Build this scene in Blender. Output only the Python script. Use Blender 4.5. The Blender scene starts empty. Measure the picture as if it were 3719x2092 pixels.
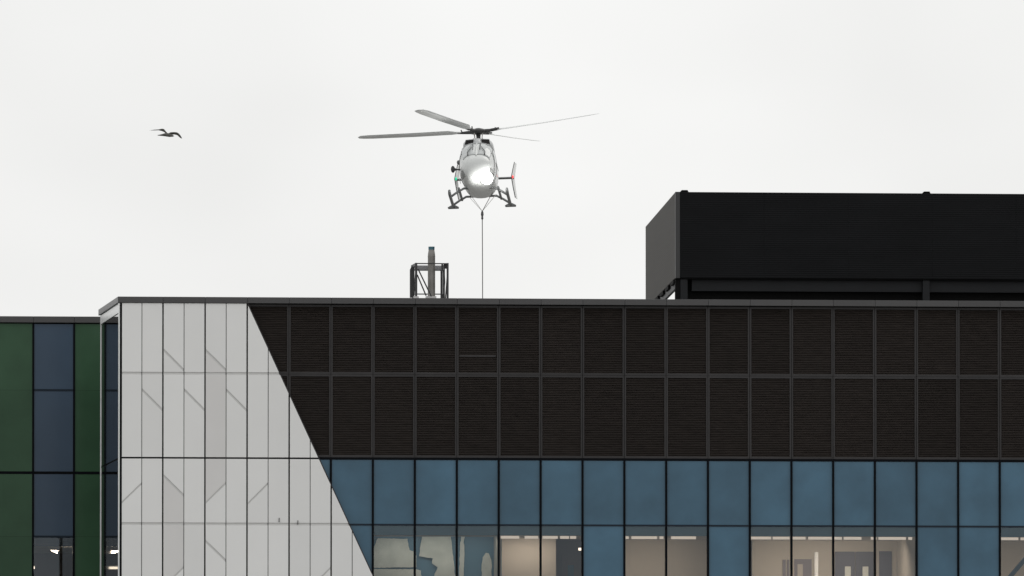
import bpy, bmesh, math, random
from mathutils import Vector, Matrix
random.seed(7)
S = bpy.context.scene
C = S.collection
R = math.radians

# ---------------------------------------------------------------- camera
FPX = 46488.0                       # focal length in photo pixels (450 mm on 36 mm)
CX, CY = 1859.5, 1046.0
PITCH = math.atan(2304.0 / FPX)
YAW = math.atan(4820.0 * math.cos(PITCH) / FPX)
fw = Vector((math.sin(YAW) * math.cos(PITCH), math.cos(YAW) * math.cos(PITCH), math.sin(PITCH)))
rt = Vector((math.cos(YAW), -math.sin(YAW), 0))
up = rt.cross(fw)
def ray(px, py):
    return fw + rt * ((px - CX) / FPX) + up * ((CY - py) / FPX)
T0 = 454.6
r0 = ray(438, 1078)
CAM = Vector((0, 0, 0)) - r0 * T0
CAM.z = 1.6
def P(px, py, y=0.0):               # photo pixel -> point on the vertical plane y
    d = ray(px, py)
    return CAM + d * ((y - CAM.y) / d.y)
def A(px, py, depth):               # photo pixel -> point at a depth along the view axis
    return CAM + ray(px, py) * depth
def X(px, y=0.0, py=1500): return P(px, py, y).x
def Z(py, y=0.0, px=1860): return P(px, py, y).z
K = 3719 / 2576.0                   # overview pixels -> photo pixels

cd = bpy.data.cameras.new('camera')
cd.sensor_width = 36.0
cd.lens = 36.0 * FPX / 3719.0
cd.clip_start = 1.0
cd.clip_end = 20000.0
cam = bpy.data.objects.new('camera', cd)
cam.matrix_world = Matrix.Translation(CAM) @ Matrix((rt, up, -fw)).transposed().to_4x4()
C.objects.link(cam)
S.camera = cam

# ---------------------------------------------------------------- sky, sun, exposure
SUN_EL, SUN_AZ = R(48), R(55)       # azimuth from +y towards +x : behind the roofs, to the right
w = bpy.data.worlds.new('World'); S.world = w; w.use_nodes = True
nt = w.node_tree; N = nt.nodes; L = nt.links
for n in list(N): N.remove(n)
out = N.new('ShaderNodeOutputWorld'); bg = N.new('ShaderNodeBackground')
sky = N.new('ShaderNodeTexSky'); sky.sky_type = 'NISHITA'; sky.sun_disc = False
sky.sun_elevation = SUN_EL; sky.sun_rotation = SUN_AZ; sky.air_density = 1.0; sky.dust_density = 4.0
tc = N.new('ShaderNodeTexCoord')
mp = N.new('ShaderNodeMapping'); mp.inputs['Scale'].default_value = (1, 1, 1.7)
nz = N.new('ShaderNodeTexNoise'); nz.inputs['Scale'].default_value = 26; nz.inputs['Detail'].default_value = 2.5
nz.inputs['Roughness'].default_value = 0.42
cr = N.new('ShaderNodeValToRGB')
cr.color_ramp.elements[0].position = 0.32; cr.color_ramp.elements[0].color = (8.75, 8.77, 8.70, 1)
cr.color_ramp.elements[1].position = 0.72; cr.color_ramp.elements[1].color = (9.95, 9.97, 9.90, 1)
mx = N.new('ShaderNodeMix'); mx.data_type = 'RGBA'; mx.inputs[0].default_value = 0.94
L.new(tc.outputs['Generated'], mp.inputs['Vector']); L.new(mp.outputs[0], nz.inputs['Vector'])
L.new(nz.outputs['Fac'], cr.inputs['Fac'])
L.new(sky.outputs[0], mx.inputs[6]); L.new(cr.outputs[0], mx.inputs[7])
L.new(mx.outputs[2], bg.inputs['Color']); bg.inputs['Strength'].default_value = 0.1
L.new(bg.outputs[0], out.inputs['Surface'])
sd = bpy.data.lights.new('sun', 'SUN'); sd.energy = 0.6; sd.angle = R(40); sd.color = (1, 0.97, 0.93)
so = bpy.data.objects.new('sun', sd); C.objects.link(so)
sdir = Vector((math.sin(SUN_AZ) * math.cos(SUN_EL), math.cos(SUN_AZ) * math.cos(SUN_EL), math.sin(SUN_EL)))
so.rotation_euler = sdir.to_track_quat('Z', 'Y').to_euler(); so.location = (0, 0, 90)
S.view_settings.view_transform = 'Standard'; S.view_settings.look = 'None'
S.view_settings.exposure = 0.0; S.view_settings.gamma = 1.0; S.view_settings.use_curve_mapping = False
S.cycles.max_bounces = 8; S.cycles.transparent_max_bounces = 12
S.cycles.use_denoising = True

# ---------------------------------------------------------------- materials
def mat(name, col, rough=0.5, metal=0.0, var=0.0, vscale=0.6, rnd=0.0, bump=0.0, bscale=1.0, spec=0.5,
        vecscale=(1, 1, 1), emit=None, estr=0.0, coat=0.0):
    m = bpy.data.materials.new(name); m.use_nodes = True
    n = m.node_tree.nodes; l = m.node_tree.links
    b = n['Principled BSDF']
    b.inputs['Roughness'].default_value = rough; b.inputs['Metallic'].default_value = metal
    b.inputs['Specular IOR Level'].default_value = spec
    b.inputs['Coat Weight'].default_value = coat
    b.inputs['Base Color'].default_value = (*col, 1)
    if emit:
        b.inputs['Emission Color'].default_value = (*emit, 1); b.inputs['Emission Strength'].default_value = estr
    if var or rnd or bump:
        geo = n.new('ShaderNodeNewGeometry')
        mapn = n.new('ShaderNodeMapping'); mapn.inputs['Scale'].default_value = vecscale
        l.new(geo.outputs['Position'], mapn.inputs['Vector'])
    if var or rnd:
        t = n.new('ShaderNodeTexNoise'); t.inputs['Scale'].default_value = vscale; t.inputs['Detail'].default_value = 4
        l.new(mapn.outputs[0], t.inputs['Vector'])
        oi = n.new('ShaderNodeObjectInfo')
        m1 = n.new('ShaderNodeMath'); m1.operation = 'MULTIPLY_ADD'     # (noise-.5)*2var + 1
        m1.inputs[1].default_value = 2 * var * 2; m1.inputs[2].default_value = 1 - 2 * var
        l.new(t.outputs['Fac'], m1.inputs[0])
        m2 = n.new('ShaderNodeMath'); m2.operation = 'MULTIPLY_ADD'
        m2.inputs[1].default_value = 2 * rnd; m2.inputs[2].default_value = 1 - rnd
        l.new(oi.outputs['Random'], m2.inputs[0])
        m3 = n.new('ShaderNodeMath'); m3.operation = 'MULTIPLY'
        l.new(m1.outputs[0], m3.inputs[0]); l.new(m2.outputs[0], m3.inputs[1])
        vm = n.new('ShaderNodeVectorMath'); vm.operation = 'SCALE'; vm.inputs[0].default_value = col
        l.new(m3.outputs[0], vm.inputs['Scale']); l.new(vm.outputs[0], b.inputs['Base Color'])
    if bump:
        t2 = n.new('ShaderNodeTexNoise'); t2.inputs['Scale'].default_value = bscale; t2.inputs['Detail'].default_value = 2
        l.new(mapn.outputs[0], t2.inputs['Vector'])
        bp = n.new('ShaderNodeBump'); bp.inputs['Strength'].default_value = bump; bp.inputs['Distance'].default_value = 0.05
        l.new(t2.outputs['Fac'], bp.inputs['Height']); l.new(bp.outputs[0], b.inputs['Normal'])
    return m
def glassmat(name, tint, ior=1.5, rough=0.01):
    m = bpy.data.materials.new(name); m.use_nodes = True
    n = m.node_tree.nodes; l = m.node_tree.links
    n.remove(n['Principled BSDF'])
    tr = n.new('ShaderNodeBsdfTransparent'); tr.inputs[0].default_value = (*tint, 1)
    gl = n.new('ShaderNodeBsdfGlossy'); gl.inputs['Roughness'].default_value = rough
    gl.inputs['Color'].default_value = (0.72, 0.86, 1, 1)
    fr = n.new('ShaderNodeFresnel'); fr.inputs['IOR'].default_value = ior
    mxs = n.new('ShaderNodeMixShader')
    l.new(fr.outputs[0], mxs.inputs[0]); l.new(tr.outputs[0], mxs.inputs[1]); l.new(gl.outputs[0], mxs.inputs[2])
    l.new(mxs.outputs[0], n['Material Output'].inputs['Surface'])
    return m

M = {}
M['ground'] = mat('ground_asphalt', (0.20, 0.198, 0.19), 0.9, var=0.15, vscale=0.05)
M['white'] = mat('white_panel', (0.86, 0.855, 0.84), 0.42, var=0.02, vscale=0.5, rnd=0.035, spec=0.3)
M['white_shaded'] = mat('white_panel_shaded', (0.76, 0.745, 0.73), 0.42, var=0.03, vscale=0.6, rnd=0.01, spec=0.3)  # shade of the folded-back panels put into the colour
M['white_back'] = mat('white_backing', (0.66, 0.655, 0.64), 0.5)
M['black'] = mat('joint_black', (0.006, 0.006, 0.007), 0.7, spec=0.15)
M['joint'] = mat('joint_grey', (0.05, 0.05, 0.05), 0.7, spec=0.2)
M['cap'] = mat('coping_metal', (0.064, 0.062, 0.063), 0.38, var=0.08, vscale=0.35, rnd=0.08)
M['louvre'] = mat('louvre_blade', (0.026, 0.0208, 0.018), 0.55, var=0.30, vscale=5.0, vecscale=(0.5, 1, 3), rnd=0.10, spec=0.25)
M['lframe'] = mat('louvre_frame', (0.038, 0.0355, 0.036), 0.5, var=0.14, vscale=1.5, rnd=0.12, spec=0.3)
M['spandrel'] = mat('blue_glass_panel', (0.058, 0.134, 0.200), 0.10, var=0.20, vscale=0.7, rnd=0.11, bump=0.03, bscale=0.9, spec=0.34)
M['backpan'] = mat('blue_back_pan', (0.105, 0.26, 0.38), 0.5, var=0.05, vscale=0.8)
M['glass'] = glassmat('window_glass', (0.82, 0.79, 0.75))
M['mullion'] = mat('mullion_black', (0.005, 0.006, 0.008), 0.5, spec=0.05)
M['transom'] = mat('transom_blue', (0.012, 0.022, 0.035), 0.4, spec=0.2)
M['green'] = mat('green_glass_panel', (0.045, 0.100, 0.056), 0.16, var=0.16, vscale=0.7, rnd=0.05, bump=0.02, bscale=1.2, spec=0.16)
M['wingblue'] = mat('slate_glass_panel', (0.050, 0.082, 0.126), 0.12, var=0.07, vscale=0.8, rnd=0.05, bump=0.02, bscale=1.0, spec=0.24)
M['sideglass'] = mat('dark_side_glass', (0.003, 0.004, 0.005), 0.03, spec=0.2)
M['trim'] = mat('white_trim', (0.86, 0.87, 0.86), 0.25)
M['roof'] = mat('roof_membrane', (0.22, 0.22, 0.22), 0.9, var=0.1, vscale=0.5)
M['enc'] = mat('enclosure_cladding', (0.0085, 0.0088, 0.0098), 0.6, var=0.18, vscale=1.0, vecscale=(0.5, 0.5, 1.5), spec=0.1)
M['enclit'] = mat('enclosure_cladding_lit', (0.052, 0.048, 0.042), 0.6, var=0.10, vscale=2.0, vecscale=(0.4, 0.1, 6), spec=0.10)  # left side coloured paler, standing for sky sheen at a grazing view
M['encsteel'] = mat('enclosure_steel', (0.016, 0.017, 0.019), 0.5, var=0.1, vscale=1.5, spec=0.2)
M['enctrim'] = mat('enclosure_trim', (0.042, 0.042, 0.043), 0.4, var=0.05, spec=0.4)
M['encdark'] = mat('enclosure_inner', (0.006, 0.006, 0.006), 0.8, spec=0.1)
M['steel'] = mat('dark_painted_steel', (0.035, 0.035, 0.036), 0.5, var=0.2, vscale=3)
M['galv'] = mat('galvanised_beam', (0.30, 0.30, 0.31), 0.45, metal=0.2, var=0.1, vscale=3)
M['flue'] = mat('stainless_flue', (0.23, 0.22, 0.205), 0.42, metal=0.3, var=0.25, vscale=2.2)
M['fluetop'] = mat('blued_steel_rim', (0.07, 0.16, 0.2), 0.35, metal=0.5, var=0.15, vscale=6)
M['plinth'] = mat('pale_concrete', (0.62, 0.61, 0.6), 0.8, var=0.06, vscale=3)
M['beige'] = mat('beige_wall', (0.56, 0.52, 0.45), 0.8, var=0.05, vscale=0.5)
M['ceil'] = mat('ceiling_white', (0.6, 0.59, 0.56), 0.8)
M['floor_in'] = mat('interior_floor', (0.2, 0.2, 0.21), 0.5)
M['door'] = mat('slate_door', (0.13, 0.13, 0.155), 0.5, var=0.05)
M['corr'] = mat('corridor_wall', (0.27, 0.25, 0.27), 0.8, var=0.05)
M['blue_int'] = mat('blue_painted_steel', (0.06, 0.14, 0.22), 0.5)
M['sheet'] = mat('pale_sheet', (0.80, 0.83, 0.76), 0.8, var=0.13, vscale=2.6)  # colours the reflection-shaped sheets and the door vision panels
M['lampw'] = mat('lamp_diffuser', (0.85, 0.82, 0.78), 0.5, emit=(1.0, 0.93, 0.85), estr=0.62)
M['lamph'] = mat('lamp_bright', (0.9, 0.9, 0.85), 0.5, emit=(1.0, 0.92, 0.78), estr=2.6)
M['lampx'] = mat('lamp_hot_tube', (0.9, 0.9, 0.85), 0.5, emit=(1.0, 0.9, 0.76), estr=28)
M['housing'] = mat('lamp_housing', (0.5, 0.5, 0.5), 0.5)
# helicopter
M['hwhite'] = mat('helicopter_paint', (0.70, 0.715, 0.70), 0.28, var=0.04, vscale=1.2, coat=0.3)
M['hcowl'] = mat('helicopter_cowl_paint', (0.52, 0.53, 0.53), 0.35, var=0.05, vscale=1.5)
M['hglass'] = mat('helicopter_windshield', (0.50, 0.52, 0.515), 0.08, var=0.08, vscale=1.1, spec=0.8)
M['hchin'] = mat('helicopter_chin_window', (0.26, 0.265, 0.26), 0.1, var=0.1, vscale=2, spec=0.6)
M['hdark'] = mat('helicopter_dark_metal', (0.045, 0.045, 0.045), 0.5, var=0.1, vscale=5)
M['hblack'] = mat('intake_black', (0.015, 0.014, 0.014), 0.7, spec=0.2)
M['hskid'] = mat('skid_metal', (0.16, 0.165, 0.165), 0.45, metal=0.2, var=0.1, vscale=4)
M['hblade'] = mat('rotor_blade_paint', (0.86, 0.87, 0.86), 0.45, var=0.03, vscale=1)
M['hrod'] = mat('polished_rod', (0.55, 0.53, 0.5), 0.35, metal=0.3)
M['hline'] = mat('seam_grey', (0.2, 0.2, 0.2), 0.6)
M['lamp_hot'] = mat('landing_lamp_lens', (1, 1, 1), 0.3, emit=(1, 1, 0.98), estr=25.0)
M['navg'] = mat('nav_lens_green', (0.02, 0.5, 0.3), 0.3, emit=(0.01, 0.60, 0.30), estr=0.9)
M['navr'] = mat('nav_lens_red', (0.6, 0.03, 0.03), 0.3, emit=(1.0, 0.10, 0.10), estr=1.0)
M['rope'] = mat('rope_dark', (0.13, 0.125, 0.12), 0.8)
M['sling'] = mat('sling_pale', (0.5, 0.5, 0.48), 0.8)
M['hook'] = mat('hook_steel', (0.05, 0.05, 0.05), 0.5)
M['bird'] = mat('bird_plumage', (0.09, 0.088, 0.08), 0.8, var=0.35, vscale=9)
M['feather'] = mat('bird_feather', (0.035, 0.035, 0.037), 0.8, var=0.2, vscale=9)
M['featherp'] = mat('bird_pale_feather', (0.36, 0.35, 0.34), 0.8)

# ---------------------------------------------------------------- mesh helpers
class MB:
    def __init__(s): s.v = []; s.f = []
    def add(s, vs, fs):
        o = len(s.v); s.v += [Vector(q) for q in vs]; s.f += [[i + o for i in f] for f in fs]; return s
    def box(s, x0, x1, y0, y1, z0, z1):
        return s.add([(x0, y0, z0), (x1, y0, z0), (x1, y1, z0), (x0, y1, z0), (x0, y0, z1), (x1, y0, z1), (x1, y1, z1), (x0, y1, z1)],
                     [(0, 3, 2, 1), (4, 5, 6, 7), (0, 1, 5, 4), (1, 2, 6, 5), (2, 3, 7, 6), (3, 0, 4, 7)])
    def bar(s, a, b, wd, ht, upv=(0, 0, 1)):
        a, b = Vector(a), Vector(b); d = (b - a).normalized(); u = Vector(upv)
        if abs(d.dot(u)) > 0.98: u = Vector((0, 1, 0))
        r = d.cross(u).normalized(); u = r.cross(d)
        q = []
        for p in (a, b):
            for sx, sy in ((-1, -1), (1, -1), (1, 1), (-1, 1)):
                q.append(p + r * (sx * wd / 2) + u * (sy * ht / 2))
        return s.add(q, [(3, 2, 1, 0), (4, 5, 6, 7), (0, 1, 5, 4), (1, 2, 6, 5), (2, 3, 7, 6), (3, 0, 4, 7)])
    def tube(s, pts, rad, n=8, caps=True):
        pts = [Vector(p) for p in pts]; m = len(pts)
        rad = rad if isinstance(rad, (list, tuple)) else [rad] * m
        ref = None; q = []
        for i in range(m):
            d = (pts[min(i + 1, m - 1)] - pts[max(i - 1, 0)]).normalized()
            if ref is None:
                ref = Vector((0, 0, 1)) if abs(d.z) < 0.9 else Vector((1, 0, 0))
            r = d.cross(ref).normalized(); u = r.cross(d); ref = u
            for k in range(n):
                a = 2 * math.pi * k / n
                q.append(pts[i] + (r * math.cos(a) + u * math.sin(a)) * rad[i])
        fs = [(i * n + k, i * n + (k + 1) % n, (i + 1) * n + (k + 1) % n, (i + 1) * n + k) for i in range(m - 1) for k in range(n)]
        if caps: fs += [tuple(range(n))[::-1], tuple(range((m - 1) * n, m * n))]
        return s.add(q, fs)
    def prism(s, poly, y0, y1, tilt=0.0):      # poly in (x, z), extruded along y
        n = len(poly); zt = max(p[1] for p in poly)
        q = [(p[0], y0 + tilt * (zt - p[1]), p[1]) for p in poly] + [(p[0], y1, p[1]) for p in poly]
        fs = [tuple(range(n)), tuple(range(2 * n - 1, n - 1, -1))] + [(i, i + n, (i + 1) % n + n, (i + 1) % n) for i in range(n)]
        return s.add(q, fs)
    def loft(s, rings, caps=True):
        n = len(rings[0]); q = [p for r in rings for p in r]; m = len(rings)
        fs = [(i * n + k, i * n + (k + 1) % n, (i + 1) * n + (k + 1) % n, (i + 1) * n + k) for i in range(m - 1) for k in range(n)]
        if caps: fs += [tuple(range(n))[::-1], tuple(range((m - 1) * n, m * n))]
        return s.add(q, fs)
    def build(s, name, m, parent=None, smooth=False, bevel=0.0, kind=None, label=None):
        me = bpy.data.meshes.new(name)
        off = parent.matrix_world.inverted() if False else None
        me.from_pydata([tuple(p) for p in s.v], [], s.f)
        bm = bmesh.new(); bm.from_mesh(me); bmesh.ops.recalc_face_normals(bm, faces=bm.faces); bm.to_mesh(me); bm.free()
        if smooth:
            for p in me.polygons: p.use_smooth = True
        me.materials.append(M[m] if isinstance(m, str) else m)
        o = bpy.data.objects.new(name, me); C.objects.link(o)
        if parent: o.parent = parent
        if bevel:
            bv = o.modifiers.new('bevel', 'BEVEL'); bv.width = bevel; bv.segments = 2; bv.limit_method = 'ANGLE'
        if kind: o['kind'] = kind
        if label: o['label'] = label
        return o
def tag(o, label, cat, group=None):
    o['label'] = label; o['category'] = cat
    if group: o['group'] = group
    return o
def empty(name, loc=(0, 0, 0)):
    o = bpy.data.objects.new(name, None); o.empty_display_size = 0.5; o.location = loc; C.objects.link(o); return o
def clip(poly, nx, nz_, c):                    # keep nx*x + nz*z >= c
    res = []
    for i in range(len(poly)):
        a, b = poly[i], poly[(i + 1) % len(poly)]
        da, db = nx * a[0] + nz_ * a[1] - c, nx * b[0] + nz_ * b[1] - c
        if da >= 0: res.append(a)
        if (da >= 0) != (db >= 0):
            t = da / (da - db); res.append((a[0] + (b[0] - a[0]) * t, a[1] + (b[1] - a[1]) * t))
    return res
def area(p): return abs(sum(p[i][0] * p[(i + 1) % len(p)][1] - p[(i + 1) % len(p)][0] * p[i][1] for i in range(len(p)))) / 2 if len(p) > 2 else 0

# ---------------------------------------------------------------- ground
g = MB().add([(-3000, -3000, 0), (3000, -3000, 0), (3000, 3000, 0), (-3000, 3000, 0)], [(0, 1, 2, 3)]).build('ground', 'ground')
g['kind'] = 'structure'

# ================================================================ main building
BAY = 1.5; NB = 25; XR = NB * BAY
zTOP, zCAPB, zMID, zHEAVY, zTRAN, zCEIL, zBOT = Z(1085), Z(1107), Z(1362), Z(1668), Z(1907), Z(1944), Z(2215)
SIDE = 9.6                                       # depth of the front volume
WY = 15.4                                        # plane of the green wing
WF, WB = -0.16, -0.128                            # front of panels, front of pale backing
bld = empty('building', (0, 0, 0))
tag(bld, 'dark louvred and blue glazed building with white panel corner, in the foreground', 'building')

# concealed core, roof, lower storeys
rz = zTOP - 0.9
MB().box(0.35, XR, 6.2, SIDE, 0, rz).build('core_wall', 'corr', bld)
MB().box(0.35, XR, 0.45, 6.2, rz - 0.35, rz).build('roof_slab', 'roof', bld)
MB().box(1.5, XR, SIDE + .01, WY + 30, 0, rz - 0.02).build('rear_volume', 'roof', bld)
MB().box(0.3, XR, 0.5, 6.2, zHEAVY - 0.02, zHEAVY + 0.3).build('floor_slab', 'joint', bld)
MB().box(0.02, XR, 0.04, 6.2, 0, zBOT - 0.05).build('lower_wall', 'spandrel', bld)
MB().box(XR, XR + .3, 0.0, SIDE, 0, zTOP - .25).build('end_wall', 'lframe', bld)
MB().box(0.12, XR, 0.32, 0.46, zCEIL, zTOP - 0.2).build('parapet_upstand', 'black', bld)   # shut off behind louvres

# copings, one per bay, and along the left side
for b in range(NB):
    MB().box(b * BAY + .004 - (0.114 if b == 0 else 0), (b + 1) * BAY - .004, -0.20, 0.46, zCAPB, zTOP).build('coping', 'cap', bld, bevel=0.008)
for i in range(6):
    y0, y1 = 0.47 + i * 1.52, 0.47 + (i + 1) * 1.52 - .008
    MB().box(-0.11, 0.4, y0, y1, zCAPB, zTOP).build('coping', 'cap', bld, bevel=0.008)

# ---- left side face: pale band, mirror-dark glass, white trims
zBAND = zCAPB - 0.33
MB().box(-0.045, 0.3, 0.11, SIDE - .07, zBAND, zCAPB - .012).build('side_band', 'trim', bld)
ys = [0.105, 3.1, 6.1, SIDE - 0.07]
zz = [zBOT, zHEAVY - .03, zHEAVY + .03, zBAND - .02]
for i in range(3):
    for j in (0, 2):
        MB().box(-0.012, 0.02, ys[i] + .0, ys[i + 1] - .012, zz[j], zz[j + 1]).build('side_pane', 'sideglass', bld)
MB().box(0.03, 0.3, 0.1, SIDE - .1, 0, zBAND - .01).build('side_backing', 'black', bld)
MB().box(-0.076, -0.037, WF + .005, 0.10, 0, zCAPB - .01).build('side_corner_trim', 'trim', bld, bevel=0.01)
MB().box(-0.036, 0.0, SIDE - 0.06, SIDE + 0.03, 0, zCAPB - .01).build('side_edge_trim', 'trim', bld, bevel=0.01)

# ---- white panel field
d0, d1 = P(900.5, 1104, WF), P(1355.5, 2092, WF)  # the long slanting edge
dv = Vector((d1.x - d0.x, d1.z - d0.z)).normalized()
dn = Vector((dv.y, -dv.x))                        # normal pointing to the louvres
if dn.x > 0: dn = -dn                             # keep the left side
dcon = dn.x * d0.x + dn.y * d0.z
def edgeclip(poly, off=0.0): return clip(poly, dn.x, dn.y, dcon + off)
def Q(px, py):
    p = P(px * K, py * K, WF); return (p.x, p.z)
cuts = {}                                         # column -> [(left y, right y, gap, recessed-below)], overview pixels
F, Rr = 0.075, 0.055
diag = {0: [(1267, 1216, Rr, 0)], 1: [(980, 1033, F, 0)], 2: [(879, 932, F, 0), (1195, 1247, F, 1), (1479, 1427, Rr, 0)],
        3: [(980, 1033, F, 0)], 4: [(880, 932, F, 1), (1267, 1215, Rr, 0), (1360, 1411, F, 0)],
        5: [(981, 1034, F, 0)], 6: [(1269, 1216, Rr, 0)], 9: [(1480, 1427, Rr, 0)]}
top_w, bot_w = zCAPB - 0.012, zBOT
for c in range(12):
    x0, x1 = c * BAY / 2, (c + 1) * BAY / 2
    gl_ = 0.028 if c % 2 == 0 else 0.013          # black joint on bay lines, fine joint on half lines
    gr_ = 0.013 if c % 2 == 0 else 0.028
    if c == 0: gl_ = 0.045
    xa, xb = x0 + gl_, x1 - gr_
    cl = []
    for (ly, ry, gp, rec) in diag.get(c, []):
        zl, zr = Q(305 + 52.8 * c, ly)[1], Q(305 + 52.8 * (c + 1), ry)[1]
        cl.append((zl, zr, gp, 'rec' if rec else 'flat'))
    cl.append((zMID, zMID, 0.095, 'keep')); cl.append((zTRAN, zTRAN, 0.095, 'keep')); cl.append((zHEAVY, zHEAVY, 0.06, 'keep'))
    cl.sort(key=lambda t: -(t[0] + t[1]))
    rem = [(xa, bot_w), (xb, bot_w), (xb, top_w), (xa, top_w)]
    state = False; pieces = []
    for (zl, zr, gp, st) in cl:
        sl = (zr - zl) / (x1 - x0); nlen = math.hypot(sl, 1)
        nx_, nz2 = -sl / nlen, 1 / nlen; con = (zl - sl * x0) / nlen
        pieces.append((clip(rem, nx_, nz2, con + gp / 2), state))
        rem = clip(rem, -nx_, -nz2, -con + gp / 2)
        if st == 'rec': state = True
        elif st == 'flat': state = False
    pieces.append((rem, state))
    for poly, rec in pieces:
        poly = edgeclip(poly, 0.02)
        if area(poly) < 0.01: continue
        MB().prism(poly, WF + (0.006 if rec else 0), WB - 0.004, 0.0).build('cladding_panel', 'white_shaded' if rec else 'white', bld, bevel=0.003)
    for za, zb in ((bot_w, zHEAVY - .031), (zHEAVY + .031, top_w)):
        poly = edgeclip([(xa - .002, za), (xb + .002, za), (xb + .002, zb), (xa - .002, zb)], 0.025)
        if area(poly) > 0.01: MB().prism(poly, WB, -0.06).build('backing_panel', 'white_back', bld)
    poly = edgeclip([(x0 + .06 if c == 0 else x0, bot_w), (x1, bot_w), (x1, top_w), (x0 + .06 if c == 0 else x0, top_w)], 0.03)
    if area(poly) > 0.01: MB().prism(poly, -0.055, -0.02).build('joint_board', 'black' if c else 'black', bld)
    if c % 2 == 0 and c < 12:                      # fine joints show a greyer gasket
        poly = edgeclip([(x1 - .0125, bot_w), (x1 + .0125, bot_w), (x1 + .0125, top_w), (x1 - .0125, top_w)], 0.03)
        if area(poly) > 0.003: MB().prism(poly, WB - .012, -0.056).build('gasket', 'joint', bld)
MB().box(-0.035, 0.044, WF + .02, -0.02, bot_w, top_w).build('corner_joint', 'black', bld)
# slanting edge profile
e0, e1 = P(898, 1098, WF), P(1413, 2218, WF)
MB().bar((e0.x, -0.09, e0.z), (e1.x, -0.09, e1.z), 0.13, 0.035, (1, 0, 0.4)).build('edge_trim', 'lframe', bld)
for (px, py) in ((702, 1307), (749, 1313)):
    a = P(px * K, py * K, WF)
    MB().bar((a.x - .006, WF - .02, a.z - .075), (a.x + .006, WF - .02, a.z + .06), 0.018, 0.03).bar((a.x, WF - .04, a.z - .07), (a.x, WF + .005, a.z - .07), 0.03, 0.03).build('wall_hook', 'black', bld)

# ---- louvre panels
def louvre(x0, x1, z0, z1):
    fwd = 0.055
    fr = MB()
    fr.box(x0, x0 + fwd, -0.01, 0.07, z0, z1).box(x1 - fwd, x1, -0.01, 0.07, z0, z1)
    fr.box(x0 + fwd, x1 - fwd, -0.008, 0.07, z0, z0 + .075).box(x0 + fwd, x1 - fwd, -0.008, 0.07, z1 - .075, z1)
    p = fr.build('louvre_panel', 'lframe', bld)
    bl = MB(); n = int((z1 - z0 - .15) / 0.062); st = (z1 - z0 - .15) / n
    for i in range(n):
        zc = z0 + .075 + st * (i + .5)
        jit = random.uniform(-.004, .004); h = st * 0.60
        bl.add([(x0 + fwd, 0.005 + jit, zc - h), (x1 - fwd, 0.005 - jit, zc - h), (x1 - fwd, 0.06, zc + h * .75), (x0 + fwd, 0.06, zc + h * .75),
                (x0 + fwd, 0.012 + jit, zc - h - .006), (x1 - fwd, 0.012 - jit, zc - h - .006)], [(0, 1, 2, 3), (0, 4, 5, 1)])
    bl.build('louvre_blades', 'louvre', p, kind='stuff')
for b in range(3, NB):
    xa, xb = b * BAY + .008, (b + 1) * BAY - .008
    louvre(xa, xb, zMID + .004, zCAPB - .03)
    if b >= 4: louvre(xa, xb, zHEAVY + .05, zMID - .004)
louvre(2 * BAY + .008, 3 * BAY - .008, zMID + .004, zCAPB - .03)
louvre(3 * BAY + .008, 4 * BAY - .008, zHEAVY + .05, zMID - .004)
MB().box(2 * BAY, XR, 0.09, 0.11, zHEAVY + .03, zCAPB).build('louvre_backing', 'black', bld)
MB().box(4.6 * BAY, XR, -0.004, 0.1, zHEAVY - .035, zHEAVY + .045).build('head_transom', 'mullion', bld)
# small maintenance tag strip visible in one louvre
a, b_ = P(1156 * K, 893 * K, 0), P(1247 * K, 898 * K, 0)
MB().box(a.x, b_.x, -0.006, 0.004, b_.z, b_.z + .06).build('louvre_rail', 'lframe', bld)

# ---- glazing
VIS = {6, 7, 8, 9, 10, 12, 13, 15, 16, 17, 18, 21, 22, 23}
for b in range(4, NB):
    xa, xb = b * BAY + .034, (b + 1) * BAY - .034
    MB().box(xa, xb, 0.02, 0.04, zTRAN + .03, zHEAVY - .04).build('glass_panel', 'spandrel', bld)
    if b in VIS:
        MB().box(xa, xb, 0.02, 0.03, zBOT, zTRAN - .03).build('window_pane', 'glass', bld)
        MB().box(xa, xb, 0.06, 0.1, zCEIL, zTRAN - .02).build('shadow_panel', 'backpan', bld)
    else:
        MB().box(xa, xb, 0.02, 0.04, zBOT, zTRAN - .03).build('glass_panel', 'spandrel', bld)
        MB().box(xa - .03, xb + .03, 0.05, 0.08, zBOT, zTRAN).build('back_panel', 'joint', bld)
    MB().box(xa, xb, -0.002, 0.06, zTRAN - .032, zTRAN + .032).build('transom', 'transom', bld)
for b in range(5, NB + 1):
    MB().box(b * BAY - .036, b * BAY + .036, -0.05, 0.12, zBOT, zHEAVY - .036).build('mullion', 'mullion', bld)

# ---- rooms behind the glass
IY = 5.0                                          # back wall of the rooms
MB().box(4 * BAY, XR, 0.11, 6.1, zCEIL - 0.0, zCEIL + .12).build('ceiling', 'ceil', bld)
MB().box(4 * BAY, XR, 0.11, 6.1, zBOT - .1, zBOT - .04).build('interior_floor', 'floor_in', bld)
def backwall(px0, px1, m, y=IY, top=None, name='interior_wall', th=0.1):
    MB().box(X(px0, y), X(px1, y), y, y + th, zBOT - .04, top if top else zCEIL - .002).build(name, m, bld)
for px in (1206, 1815, 2266, 2721, 3329, 3630):   # cross walls between rooms
    x = X(px, 0) ; MB().box(x - .05, x + .05, 0.15, IY + .9, zBOT - .04, zCEIL - .003).build('partition_wall', 'beige', bld)
backwall(1150, 1822, 'backpan', 1.6)
backwall(1790, 2019, 'beige', 3.4)
backwall(2010, 2260, 'corr', 5.4)
backwall(2255, 2730, 'beige')
backwall(2700, 3340, 'beige')
backwall(3560, 4200, 'beige')
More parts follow.
